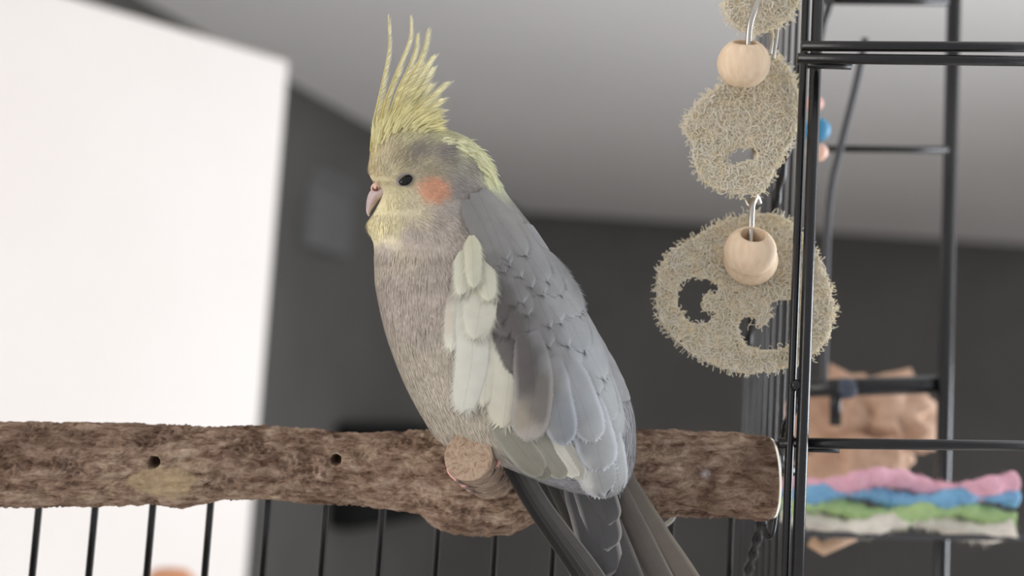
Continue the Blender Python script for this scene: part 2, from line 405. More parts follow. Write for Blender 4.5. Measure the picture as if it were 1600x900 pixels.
def grid_of(fn, x0, y0, w, h, st):
    g = np.array([[fn((x0 + i * st, y0 + j * st)) for i in range(w)] for j in range(h)])
    def look(p):
        i = min(max(int((p[0] - x0) / st + 0.5), 0), w - 1); j = min(max(int((p[1] - y0) / st + 0.5), 0), h - 1); return g[j, i]
    return look
body_col = grid_of(body_col, 540, 180, 160, 206, 3)
def to_px(v):
    k = (F + v[1] / S) / F
    return (v[0] / S / k + 800, 450 - v[2] / S / k)
bcol = np.ones((len(BV_), 4))
for i, v in enumerate(BV_): bcol[i, :3] = body_col(to_px(v))
body = mesh('body', BV_, BF, M_PLUM, bird, attrs={'Col': ('FLOAT_COLOR', bcol)})
bvh = BVHTree.FromPolygons([tuple(v) for v in BV_], BF)
EYE = Vector((0, -F * S, 0))
# depth map of the near flank in px units (used to lay feathers on the skin)
GX0, GY0, GS = 520, 160, 5
gw, gh = 110, 136
G = np.full((gh, gw), np.nan)
for yy in range(gh):
    for xx in range(gw):
        tgt = N(GX0 + xx * GS, GY0 + yy * GS, 0)
        hit = bvh.ray_cast(EYE, (tgt - EYE).normalized())
        if hit[0] is not None: G[yy, xx] = hit[0].y / S
known = ~np.isnan(G); G2 = np.where(known, G, DC - 10)
for _ in range(260):
    pad = np.pad(G2, 1, mode='edge'); av = (pad[:-2, 1:-1] + pad[2:, 1:-1] + pad[1:-1, :-2] + pad[1:-1, 2:]) / 4
    G2 = np.where(known, G2, av)
for _ in range(3):
    pad = np.pad(G2, 1, mode='edge'); G2 = (pad[:-2, 1:-1] + pad[2:, 1:-1] + pad[1:-1, :-2] + pad[1:-1, 2:] + 2 * G2) / 6
def skin(px, py):
    x = min(max((px - GX0) / GS, 0), gw - 1.001); y = min(max((py - GY0) / GS, 0), gh - 1.001)
    i, j = int(y), int(x); fy, fx = y - i, x - j
    d = G2[i, j] * (1 - fy) * (1 - fx) + G2[i + 1, j] * fy * (1 - fx) + G2[i, j + 1] * (1 - fy) * fx + G2[i + 1, j + 1] * fy * fx
    # the folded wing stands off the flank
    bul = 12 * math.exp(-(((px - 850) / 90) ** 2 + ((py - 560) / 150) ** 2))
    return d - bul

# mantle feathers closing the ridge of the back between the two wings
js = [j % NB for j in range(-15, 16)]; MV, MC = [], []; rws = [i for i in range(n_r) if 352 < C5[i][3] < 630]
for i in rws:
    for j in js:
        v = BV_[i * NB + j]; c_ = sum((BV_[i * NB + q] for q in range(0, NB, 8)), Vector()) / 12
        MV.append(v + (v - c_).normalized() * S * (3.6 * math.cos((js.index(j) - 15) / 15 * 1.45) - 0.4 + 1.2 * noise.noise(v / S * 0.08))); MC.append(lin4((136, 136, 138)))
nj = len(js); mesh('mantle', MV, [(r * nj + q, r * nj + q + 1, (r + 1) * nj + q + 1, (r + 1) * nj + q) for r in range(len(rws) - 1) for q in range(nj - 1)], M_PLUM, bird, attrs={'Col': ('FLOAT_COLOR', MC)})
# --- small body plumage
FL = np.array([(585,250,.12,-1),(600,225,.2,-1),(640,240,.7,-.6),(690,235,.9,0),(740,240,.85,.5),(775,275,.6,.8),(590,310,.2,.9),(600,345,.1,1),(640,300,.9,.35),(680,300,.95,.3),
 (720,300,.6,.8),(600,400,-.05,1),(650,400,.1,1),(650,500,.12,1),(620,560,.42,.9),(680,620,.38,.92),(700,680,.3,.95),(760,330,.6,.8),(850,450,.5,.87),(950,600,.42,.9),(985,690,-.05,1),(860,740,.6,.8)], float)
def flow(p):
    d2 = (FL[:, 0] - p[0]) ** 2 + (FL[:, 1] - p[1]) ** 2 + 60
    w = d2 ** -1.5; v = (w[:, None] * FL[:, 2:]).sum(0); return v / (np.linalg.norm(v) + 1e-9)
flow = grid_of(flow, 540, 180, 80, 103, 6)
VA = np.array([tuple(v) for v in BV_])
quads = np.array(BF[:-2]); q0, q1, q2, q3 = (VA[quads[:, k]] for k in range(4))
cr = np.cross(q2 - q0, q3 - q1); qa = np.linalg.norm(cr, axis=1) / 2; qn = cr / (2 * qa[:, None] + 1e-15)
cen = (q0 + q1 + q2 + q3) / 4
outw = cen - np.array([0, DC * S, 0]); outw[:, 0] -= np.interp(cen[:, 2], *zip(*sorted([((450 - (c[1] + c[3]) / 2) * kk * S, ((c[0] + c[2]) / 2 - 800) * kk * S) for c in C5])))
outw[:, 2] = 0
sgn = np.sign((qn * outw).sum(1)); qn *= sgn[:, None]
NS = 85000
wts = qa * np.where(cen[:, 1] < (DC + 40) * S, 1.0, 0.35)
pick = rng.choice(len(quads), NS, p=wts / wts.sum())
PV, PF, PC = [], [], []
for f in pick:
    a, b = rng.random(2)
    p = Vector(q0[f] * (1 - a) * (1 - b) + q1[f] * a * (1 - b) + q2[f] * a * b + q3[f] * (1 - a) * b)
    nn = Vector(qn[f]); pp = to_px(p)
    # keep the eye and beak clear
    if math.hypot((pp[0] - 633) / 15, (pp[1] - 281) / 12) < 1 and p.y < DC * S: continue
    if pp[0] < 604 and 284 < pp[1] < 322: continue
    fl = flow(pp); fl = fl + rng.normal(0, 0.11, 2)
    d = Vector((fl[0], 0, -fl[1])); d = d - nn * d.dot(nn)
    if d.length < 1e-6: continue
    d.normalize()
    head = pp[1] < 330
    ln = (rng.uniform(8, 14) if head else rng.uniform(14, 26))
    rump = pp[0] > 940 and pp[1] > 560
    if rump: ln = rng.uniform(14, 26)
    wd = 0.75 if head else 0.85
    if pp[0] > 690 and pp[1] < 290: ln *= 1.35
    if pp[0] < 645 and 322 < pp[1] < 386: ln *= 0.55
    ln *= S; wd *= S
    s = d.cross(nn).normalized()
    lift = rng.uniform(0.01, 0.07)
    p0 = p - nn * 0.8 * S; pm = p + d * ln * 0.5 + nn * ln * 0.5 * lift * 1.4; pt = p + d * ln + nn * ln * lift * rng.uniform(0.4, 1.1)
    c = body_col(pp) * rng.uniform(0.90, 1.09)
    k = len(PV); PV += [p0 - s * wd, p0 + s * wd, pm - s * wd * 0.8, pm + s * wd * 0.8, pt]
    PF += [(k, k + 1, k + 3, k + 2), (k + 2, k + 3, k + 4)]
    PC += [(*c, 1)] * 5
pl = mesh('plumage', PV, PF, M_PLUM, body, attrs={'Col': ('FLOAT_COLOR', PC)}); pl['kind'] = 'stuff'

# --- laid feathers
wh = [(735,380),(740,410),(727,408),(750,425),(735,450),(748,480),(722,490),(730,540),(768,492),(780,540),(716,580),(720,620),(712,545),(750,580),(752,620),(790,575),(770,640),(800,612),(790,660)]
WCP = [(x, y, 218, 217, 201) for x, y in wh]
WCP += [(x, y, 110, 107, 109) for x, y in [(764,440),(774,462),(788,484),(803,508),(814,536),(824,566),(832,596)]]
WCP += [(700,500,206,199,184),(690,460,180,170,158),(712,420,150,143,138),(716,440,170,163,154),(815,655,172,165,154),(826,685,176,169,161),(840,640,138,133,131),(845,600,132,128,127),(765,405,142,140,142),(775,370,150,149,152),(800,420,146,145,148),
 (825,470,140,139,142),(845,520,142,141,145),(862,570,148,148,152),(870,450,154,155,159),(840,390,150,150,154),(900,520,158,160,165),(930,560,162,165,171),(900,600,156,158,164),(880,650,150,154,162),(885,690,150,154,162),(930,680,168,170,174),(915,640,158,161,167),
 (940,745,168,170,174),(945,775,168,170,174),(975,640,168,170,174),(985,690,168,170,174),(955,600,168,170,174),(910,755,205,206,200)]
WCP += [(x, y, 152, 150, 152) for x, y in [(705, 345), (725, 350), (745, 345), (770, 338), (800, 345), (716, 372), (757, 368), (760, 388), (708, 390)]]
WCP = np.array(WCP, float); _g = WCP[:, 2] < 175; WCP[_g, 2:] -= np.array([16, 16, 20]); WCP[:, 2:] = np.clip(WCP[:, 2:], 0, 255); WCL = np.stack([LIN[WCP[:, 2 + k].astype(int)] for k in range(3)], 1)
def wing_col(p):
    d2 = (WCP[:, 0] - p[0]) ** 2 + (WCP[:, 1] - p[1]) ** 2 + 20
    w = d2 ** -2.2; return (w[:, None] * WCL).sum(0) / w.sum()
wing_col = grid_of(wing_col, 680, 330, 112, 150, 3)
def grey_col(p):
    d2 = (WCP[19:, 0] - p[0]) ** 2 + (WCP[19:, 1] - p[1]) ** 2 + 20
    w = d2 ** -2.2; return (w[:, None] * WCL[19:]).sum(0) / w.sum()
grey_col = grid_of(grey_col, 680, 330, 112, 150, 3)
def feather(name, pts, width, parent, c0, c1, edge=None, lift=(1, 7), depth=None, nl=22, nw=8, tipr=0.35, fray=0.0, arch=2.5, basew=0.55, skew=0.0, painted=False, fringe=0):
    """pts: centreline in px; width in px; lies on the skin unless depth=(d_base,d_tip)"""
    cl_ = cat_rom(pts, nl + 1)
    V, C, U, Vv = [], [], [], []; length = 0
    c0 = np.array(lin(c0)); c1 = np.array(lin(c1)); ce_ = np.array(lin(edge)) if edge else None
    ph = random.random() * 10; tone = random.uniform(0.94, 1.06)
    for i in range(nl + 1):
        t = i / nl
        if i: length += np.linalg.norm(cl_[i] - cl_[i - 1])
        tg = cl_[min(i + 1, nl)] - cl_[max(i - 1, 0)]; tg = tg / (np.linalg.norm(tg) + 1e-9); nr = np.array([-tg[1], tg[0]])
        w = (basew + (1 - basew) * min(1, t / 0.35) ** 0.8)
        if t > 1 - tipr: w *= math.sqrt(max(0.0, 1 - ((t - 1 + tipr) / tipr) ** 2.2))
        w = max(w, 0.03) * width / 2
        for j in range(nw + 1):
            u = j / nw * 2 - 1
            off = nr * u * w
            ext = 0
            if fray and t > 0.55: ext = fray * (t - 0.55) * noise.noise(Vector((u * 6 + ph, 0, 0))) * 2
            p = cl_[i] + off + tg * (ext - abs(u) * w * 0.25)
            if depth is None: D = skin(p[0], p[1]) - (lift[0] + (lift[1] - lift[0]) * t) - arch * (1 - u * u) * (0.3 + 0.7 * t) + skew * u
            else: D = depth[0] + (depth[1] - depth[0]) * t - arch * (1 - u * u) + skew * u
            V.append(N(p[0], p[1], D))
            c = c0 + (c1 - c0) * t
            if painted: c = (grey_col if painted == 'grey' else wing_col)(p) * tone
            if ce_ is not None:
                e = max(max(0, abs(u) - 0.8) / 0.2 * min(1, t * 1.5), max(0, t - 0.94) / 0.06)
                c = c + (ce_ - c) * min(1, e)
            C.append((*c, 1)); U.append(u * w); Vv.append(length)
    Fc = [(i * (nw + 1) + j, i * (nw + 1) + j + 1, (i + 1) * (nw + 1) + j + 1, (i + 1) * (nw + 1) + j) for i in range(nl) for j in range(nw)]
    if fringe:   # loose barb ends along both edges and the tip
        W1 = nw + 1; rim = [(i * W1, i * W1 + 1) for i in range(3, nl + 1)] + [(nl * W1 + j, (nl - 1) * W1 + j) for j in range(W1)] + [(i * W1 + nw, i * W1 + nw - 1) for i in range(nl, 2, -1)]
        for (a, ai), (b, bi) in zip(rim[:-1], rim[1:]):
            ia = max(a // W1, 1); tgv = (V[ia * W1 + nw // 2] - V[(ia - 1) * W1 + nw // 2]); tgv.normalize()
            for q in range(3):
                f0, f1 = q / 3, (q + 1) / 3
                pa, pb = V[a].lerp(V[b], f0), V[a].lerp(V[b], f1); ins = V[ai].lerp(V[bi], (f0 + f1) / 2); ow = ((pa + pb) / 2 - ins)
                ow = ow.normalized() if ow.length > 1e-9 else tgv
                e = (pa + pb) / 2 + (tgv * 0.85 + ow * 0.5).normalized() * fringe * S * random.uniform(0.35, 1.25)
                k = len(V); V += [pa, pb, e]; Fc.append((k, k + 1, k + 2)); cc_ = C[a]
                C += [cc_, cc_, cc_]; U += [U[a]] * 3; Vv += [Vv[a]] * 3
    return mesh(name, V, Fc, M_FEA, parent, attrs={'Col': ('FLOAT_COLOR', C), 'fu': ('FLOAT', U), 'fv': ('FLOAT', Vv)})

def wing_frame(name):
    o = bpy.data.objects.new(name, None); COL.objects.link(o); o.empty_display_size = 0.01
    o.parent = bird; o['base'] = bird['base']; return o
wing = wing_frame('wing'); tail = wing_frame('tail'); crest = wing_frame('crest')
# tail, from underneath to the top
tl = [([(962, 735), (1010, 830), (1060, 905), (1150, 1045)], 62, (116, 108, 98), (132, 122, 110), (172, 164, 150), (-92, -60)),
      ([(955, 740), (1000, 840), (1045, 930), (1110, 1060)], 40, (104, 97, 90), (118, 110, 100), (166, 158, 146), (-96, -66)),
      ([(806, 690), (860, 790), (916, 905), (1015, 1085)], 40, (62, 58, 55), (74, 70, 66), (120, 114, 106), (-98, -68)),
      ([(820, 690), (880, 800), (940, 910), (1035, 1090)], 34, (60, 57, 55), (72, 68, 64), (138, 130, 122), (-100, -70)),
      ([(835, 690), (895, 800), (955, 910), (1045, 1100)], 40, (72, 69, 66), (80, 76, 72), (128, 122, 116), (-106, -74)),
      ([(860, 690), (915, 800), (970, 910), (1055, 1110)], 50, (78, 76, 76), (84, 80, 78), (132, 126, 120), (-112, -80)),
      ([(892, 690), (935, 800), (980, 910), (1050, 1110)], 56, (84, 82, 82), (88, 84, 82), (140, 134, 128), (-118, -84))]
for pts, w, a, b, e, dp in tl:
    a, b, e = (tuple(int(v * 0.86) for v in q) for q in (a, b, e))
    feather('tail_feather', pts, w, tail, a, b, e, depth=dp, nl=40, arch=4, tipr=0.2)
for pts, w, dp in [([(898, 715), (925, 810), (948, 905)], 66, (-124, -98)), ([(905, 710), (932, 790), (950, 862)], 58, (-130, -104)), ([(912, 700), (938, 770), (953, 822)], 48, (-136, -110))]:
    feather('tail_covert', pts, w, tail, (74, 73, 74), (82, 81, 82), (170, 166, 162), depth=dp, nl=30, arch=4, tipr=0.22)
# dark folded flight-feather edges
for k, (x0, x1, w, c) in enumerate([(751, 908, 13, 28), (757, 918, 13, 46), (765, 930, 16, 66), (775, 942, 22, 80)]):
    feather('flight_feather', [(x0 - 6, 628), (x0 + 22, 690), (x0 + 72, 785), (x1 - 5, 905), (x1 + 60, 1020)], w, wing, (c, c - 2, c - 4), (c + 8, c + 5, c + 2), (c + 60, c + 55, c + 48), depth=(-196 + k * 2, -112 + k * 3), nl=44, arch=2, tipr=0.12, basew=0.8)
# greenish-grey flank and secondaries
for k, (a, b, w, c) in enumerate([((790, 640), (858, 748), 46, 128), ((770, 640), (848, 742), 44, 140), ((812, 640), (884, 746), 40, 146), ((830, 640), (905, 744), 36, 206), ((846, 640), (912, 748), 30, 176)]):
    mid = ((a[0] + b[0]) / 2 - 4, (a[1] + b[1]) / 2)
    feather('secondary_feather', [a, mid, b], w, wing, (c, c - 1, c - 14), (c - 4, c - 6, c - 16), (c + 25, c + 24, c + 12), lift=(2, 14 + k), tipr=0.3, fringe=5)
# lower grey coverts, bottom to top
G_ = [([(940, 640), (958, 700), (968, 770)], 34, (168, 170, 174), (170, 173, 177), 8), ([(905, 640), (925, 710), (945, 774)], 66, (168, 170, 174), (170, 173, 177), 8),
      ([(900, 600), (925, 670), (942, 736)], 62, (154, 157, 164), (170, 174, 181), 3), ([(880, 560), (905, 620), (930, 690)], 52, (148, 150, 155), (164, 166, 171), 2),
      ([(858, 560), (868, 620), (884, 696)], 50, (140, 142, 148), (158, 162, 170), 2), ([(825, 520), (834, 610), (822, 690)], 58, (142, 138, 134), (150, 145, 140), 3)]
for k, (pts, w, a, b, fr) in enumerate(G_):
    feather('covert_feather', pts, w, wing, a, b, tuple(min(255, v + 14) for v in b), lift=(6 + k, 15 + k * 1.2), tipr=0.3, fray=fr * 2, painted='grey', fringe=6)
# rows of small grey coverts over shoulder and back
B0 = [(752, 352), (762, 395), (768, 440), (784, 500), (806, 560), (826, 610)]
B1 = [(790, 346), (830, 396), (872, 460), (908, 522), (934, 580), (952, 632)]
b0c, b1c = cat_rom(B0, 101), cat_rom(B1, 101)
rows = 9
for r in range(rows - 1, -1, -1):
    tt = r / (rows - 1)
    i = int(tt * 92) + 4
    a, b = b0c[i], b1c[i]
    n = 4 + int(2.2 * tt + 0.5)
    for q in range(n):
        f = (q + (0.5 if r % 2 else 0.0)) / (n - 0.5)
        if f > 1.02: continue
        base = a + (b - a) * f
        tang = (b0c[min(i + 6, 100)] - b0c[i - 4]) * (1 - f) + (b1c[min(i + 6, 100)] - b1c[i - 4]) * f; tang /= np.linalg.norm(tang)
        ln = 118 + 26 * tt + random.uniform(-12, 12); w = 42 + 8 * tt + random.uniform(-6, 6)
        base = base + rng.normal(0, 5, 2); an_ = random.gauss(0, 0.07); tang = np.array([tang[0] * math.cos(an_) - tang[1] * math.sin(an_), tang[0] * math.sin(an_) + tang[1] * math.cos(an_)])
        st = base - tang * ln * 0.5; en = base + tang * ln * 0.5
        feather('covert_feather', [st, (st + en) / 2 + rng.normal(0, 2, 2), en], w, wing, (150, 150, 152), (150, 150, 152), None, lift=(3 + (1 - tt) * 2, 8.5 + (1 - tt) * 3), tipr=0.45, fray=5, nl=22, nw=10, painted='grey', fringe=11)
# white wing bar
WB = [([(806, 520), (822, 600), (812, 672)], 44, (206, 204, 190), (186, 180, 166), 16), ([(780, 455), (796, 560), (786, 668)], 74, (226, 225, 208), (220, 217, 198), 18),
      ([(752, 455), (762, 540), (756, 636)], 46, (224, 223, 206), (220, 218, 200), 17), ([(728, 450), (738, 550), (722, 646)], 48, (226, 226, 214), (228, 228, 216), 20),
      ([(716, 440), (714, 490), (706, 550)], 34, (214, 210, 196), (218, 214, 200), 14), ([(748, 415), (752, 460), (742, 530)], 52, (226, 225, 206), (226, 225, 208), 22),
      ([(724, 392), (726, 420), (722, 462)], 30, (222, 221, 200), (224, 223, 204), 22), ([(752, 388), (758, 430), (764, 470)], 30, (224, 223, 200), (226, 225, 204), 23),
      ([(737, 368), (739, 400), (740, 450)], 24, (222, 220, 192), (226, 225, 204), 26)]
for q, (pts, w, a, b, lf) in enumerate(WB):
    a, b = (tuple(int(v * 0.91) for v in c_) for c_ in (a, b))
    feather('white_covert', pts, w, wing, a, b, None, lift=(lf - 16, lf - 8), tipr=0.45, fray=6, nl=26, nw=12, fringe=14, basew=0.25, painted=(q in (0, 4)))
wing_far = wing_frame('wing'); wing_far.scale = (1, -1, 1)
for ch in list(wing.children):
    c_ = ch.copy(); COL.objects.link(c_); c_.parent = wing_far
# --- crest: shaft and barbs for each plume
CR = [([(579, 236), (584, 190), (597, 130), (607, 75), (606, 24)], 13, 0), ([(588, 226), (602, 160), (622, 105), (639, 62), (641, 25)], 13, 2),
      ([(596, 222), (618, 150), (637, 108), (648, 78), (651, 54)], 14, 4), ([(603, 220), (630, 140), (650, 105), (662, 75), (668, 46)], 16, 6),
      ([(606, 222), (632, 155), (655, 118), (677, 86)], 18, 8), ([(608, 222), (634, 165), (656, 135), (674, 106)], 20, 7), ([(612, 222), (634, 180), (655, 152), (671, 132)], 20, 5),
      ([(616, 220), (645, 178), (672, 150), (697, 128)], 20, 9), ([(618, 222), (648, 190), (672, 168), (688, 154)], 20, 10), ([(620, 224), (648, 200), (672, 180), (690, 170)], 20, 8),
      ([(622, 226), (650, 206), (672, 194), (688, 186)], 20, 6), ([(584, 230), (594, 180), (608, 140), (622, 112)], 14, -3), ([(592, 226), (606, 180), (622, 150), (638, 128)], 16, -4),
      ([(600, 226), (618, 186), (634, 165), (650, 150)], 18, -5), ([(625, 228), (652, 212), (672, 206), (686, 202)], 18, 4)]
for pts, bw, dz in CR:
    cl_ = cat_rom(pts, 40); P = []
    Dk = DC - 22 - dz * 1.5
    for i, c in enumerate(cl_): P.append(N(c[0], c[1], Dk + 12 * math.sin(i / 39 * 3)))
    V, Fc = tube(P, [S * (1.5 - 1.1 * i / 39) for i in range(40)], 5)
    col = [(*lin((236, 222, 160)), 1)] * len(V)
    yel = np.array(lin((246, 239, 188))); yel2 = np.array(lin((250, 247, 218)))
    for sd in (1, -1):
        nb_ = 130
        for q in range(nb_):
            t = 0.04 + 0.95 * (q + random.random()) / nb_
            fi = t * 39; i = min(int(fi), 38); p = P[i].lerp(P[i + 1], fi - i); tg = (P[i + 1] - P[i]).normalized()
            sdv = Vector((tg.z, 0, -tg.x)) * sd + Vector((0, random.uniform(-0.5, 0.5), 0))
            ln = bw * (1.25 if sd == 1 else 0.30) * (1.0 - 0.50 * t ** 2) * random.uniform(0.75, 1.1) * S
            if t > 0.93: ln *= 0.5
            if t < 0.5: ln *= 1.25
            d = (tg * 0.95 + sdv * 0.55).normalized()
            m1 = p + d * ln * 0.7; tip = p + (d * 0.9 + tg * 0.45).normalized() * ln * 1.35
            w_ = tg.cross(Vector((0, 1, 0))).normalized() * 0.1 + tg * 0.9
            k = len(V); V += [p - w_ * 0.9 * S, p + w_ * 0.9 * S, m1 - w_ * 0.7 * S, m1 + w_ * 0.7 * S, tip]
            Fc += [(k, k + 1, k + 3, k + 2), (k + 2, k + 3, k + 4)]
            c = (yel + (yel2 - yel) * t) * random.uniform(0.85, 1.05); col += [(*c, 1)] * 5
    mesh('crest_feather', V, Fc, M_CREST, crest, attrs={'Col': ('FLOAT_COLOR', col)})
# fluff filling the root of the crest and the nape fringe
V, Fc, col = [], [], []
def wisp(p, d, ln, wd, c, V=V, Fc=Fc, col=col):
    s = d.cross(Vector((0, 1, 0))).normalized(); k = len(V); q = p + d * ln * 0.6
    V += [p - s * wd, p + s * wd, q - s * wd * 0.7, q + s * wd * 0.7, p + d * ln + Vector((0, 0, -0.06 * ln))]
    Fc += [(k, k + 1, k + 3, k + 2), (k + 2, k + 3, k + 4)]; col += [(*c, 1)] * 5
for _ in range(1300):
    a = random.random() ** 0.8; b = random.random()
    x = 582 + 88 * a; y = 236 - 22 * a + random.gauss(0, 4) - b * (12 + 26 * (1 - abs(a - 0.45)))
    an = math.radians(84 - 66 * a + random.gauss(0, 8))
    wisp(N(x, y, DC + random.uniform(-52, 20)), Vector((math.cos(an), random.uniform(-0.15, 0.1), math.sin(an))).normalized(), random.uniform(16, 34) * S, 1.2 * S, np.array(lin((244, 238, 190))) * random.uniform(0.9, 1.06))
for _ in range(800):
    t = random.random(); P_ = cat_rom([(682, 214), (715, 217), (745, 230), (765, 256), (778, 282)], 50)
    i = int(t * 49); x, y = P_[i]
    an = math.radians(12 - 78 * t + random.gauss(0, 9)); off = random.uniform(2, 22)
    wisp(N(x - off * (0.2 + 0.7 * t), y + off * (0.75 - 0.5 * t), DC + random.uniform(-60, 10)), Vector((math.cos(an), random.uniform(-0.2, 0.05), math.sin(an))).normalized(), random.uniform(12, 24) * S, 1.4 * S, np.array(lin((242, 242, 208))) * random.uniform(0.88, 1.05))
o = mesh('crest_fluff', V, Fc, M_CREST, crest, attrs={'Col': ('FLOAT_COLOR', col)}); o['kind'] = 'stuff'

# --- eye
ed = skin(633, 281)
M_EYE = mat('dark_eye', (8, 7, 7), 0.22, 0, 0.4); M_LID = noise_mat('grey_eyelid', (128, 121, 117), (162, 155, 151), 900, 0.7, 0.3)
def ellipsoid(c, rx, ry, rz, tilt=0, seg=24, rin=14):
    V, Fc = [], []
    for i in range(rin + 1):
        th = math.pi * i / rin
        for j in range(seg):
            a = 2 * math.pi * j / seg
            x, z, y = math.sin(th) * math.cos(a) * rx, math.sin(th) * math.sin(a) * rz, math.cos(th) * ry
            ct, st = math.cos(tilt), math.sin(tilt)
            V.append(c + Vector((x * ct - z * st, y, x * st + z * ct)) * S)
    for i in range(rin):
        for j in range(seg):
            k = (j + 1) % seg; Fc.append((i * seg + j, i * seg + k, (i + 1) * seg + k, (i + 1) * seg + j))
    return V, Fc
TL = math.radians(26)
eye = mesh('eye', *ellipsoid(N(635, 282.5, ed - 2.5), 11.5, 6.5, 6.8, TL), M_EYE, bird)
rg, rf = [], []
nr_, nt = 36, 8
for i in range(nr_):
    a = 2 * math.pi * i / nr_; ct, st = math.cos(TL), math.sin(TL)
    upl = max(0, math.sin(a - 0.7))
    for j in range(nt):
        b = 2 * math.pi * j / nt; th = 0.9 + 2.0 * upl
        R1, R2 = 12.0 + upl * 1.5 + th * math.cos(b), 8.4 + upl * 1.5 + th * math.cos(b)
        x, z = R1 * math.cos(a), R2 * math.sin(a)
        rg.append(N(634 + (x * ct - z * st), 281.5 - (x * st + z * ct), ed - 5.0 - 2.6 * math.sin(b)))
rf = [(i * nt + j, i * nt + (j + 1) % nt, ((i + 1) % nr_) * nt + (j + 1) % nt, ((i + 1) % nr_) * nt + j) for i in range(nr_) for j in range(nt)]
mesh('eyelid', rg, rf, M_LID, bird)
# --- beak: hooked loft from cere to tip
M_BEAK = noise_mat('horn_beak', (186, 166, 164), (204, 186, 182), 300, 0.45, 0.15)
M_CERE = noise_mat('pink_cere', (222, 186, 170), (232, 200, 184), 500, 0.7, 0.3)
bk = [(602, 298, 9, 19), (593, 300, 11, 19), (586, 306, 10.5, 16), (581, 315, 8.5, 12), (577, 325, 5.2, 8), (575.5, 333, 2.8, 4), (577, 338, 0.8, 1)]
bkc = cat_rom(bk, 22); V, Fc = [], []
for i, (x, y, rw, rdp) in enumerate(bkc):
    nx = bkc[min(i + 1, 21)][:2] - bkc[max(i - 1, 0)][:2]; nx /= np.linalg.norm(nx); pr = np.array([nx[1], -nx[0]])
    for j in range(20):
        a = 2 * math.pi * j / 20; q = np.array([x, y]) + pr * math.cos(a) * rw
        V.append(N(q[0], q[1], DC - 6 - math.sin(a) * rdp * 1.3))
Fc = [(i * 20 + j, i * 20 + (j + 1) % 20, (i + 1) * 20 + (j + 1) % 20, (i + 1) * 20 + j) for i in range(21) for j in range(20)] + [tuple(range(20))[::-1], tuple(21 * 20 + j for j in range(20))]
beak = mesh('beak', V, Fc, M_BEAK, bird)
mesh('cere', *ellipsoid(N(590, 293, DC - 12), 10, 20, 8, 0.4), M_CERE, bird)
nos = lathe(N(586, 294, DC - 30), (-0.3, -1, 0.1), [(3.6 * S, -4 * S), (4.4 * S, 0.4 * S), (3.6 * S, 1.4 * S), (2.4 * S, 0.6 * S), (1.6 * S, -2 * S), (0.0, -2.2 * S)], 18)
mesh('nostril', *nos, mat('nostril_red', (120, 62, 54), 0.6), beak)
# --- feet: toes closing around the stub from behind its end
M_TOE = noise_mat('pink_toe_skin', (214, 160, 150), (232, 186, 172), 900, 0.6, 0.5)
M_CLAW = mat('claw', (120, 104, 96), 0.4)
def around(t_ax, ang, extra):
    r = (rend * (1 + 0.42 * (1 - t_ax) ** 2.2) + extra) * S
    return sb0 + ax * (L * t_ax) + (Vector((0, 0, 1)) - ax * ax.z).normalized() * math.cos(ang) * r - ax.cross((Vector((0, 0, 1)) - ax * ax.z).normalized()) * math.sin(ang) * r
sgn_ = 1 if around(0.9, math.radians(-90), 4).x < around(0.9, math.radians(90), 4).x else -1
for tx, sd, span in [(0.86, -1, 150), (0.74, -1, 165), (0.60, -1, 150), (0.50, -1, 160), (0.85, 1, 110), (0.58, 1, 110)]:
    pts = [around(tx, sgn_ * sd * math.radians(-10 + (span + 10) * k / 16), 2.2 + 0.8 * math.sin(k * 2.0)) for k in range(17)]
    V, Fc = tube(pts, [S * (4.2 - 1.5 * k / 16) for k in range(17)], 10)
    toe = mesh('toe', V, Fc, M_TOE, bird)
    cp = [around(tx, sgn_ * sd * math.radians(span - 4 + 26 * k / 6), 3.0 - 1.5 * k / 6) for k in range(7)]
    V, Fc = tube(cp, [S * (3.2 - 2.9 * k / 6) for k in range(7)], 8); mesh('claw', V, Fc, M_CLAW, toe)
for tx, x in [(0.85, 716), (0.55, 735)]:
    a = around(tx, 0, 3); V, Fc = tube([a, a + Vector((4 * S, 0, 30 * S)), a + Vector((14 * S, 6 * S, 70 * S))], [6 * S, 8 * S, 16 * S], 10)
    mesh('leg', V, Fc, M_TOE, bird)

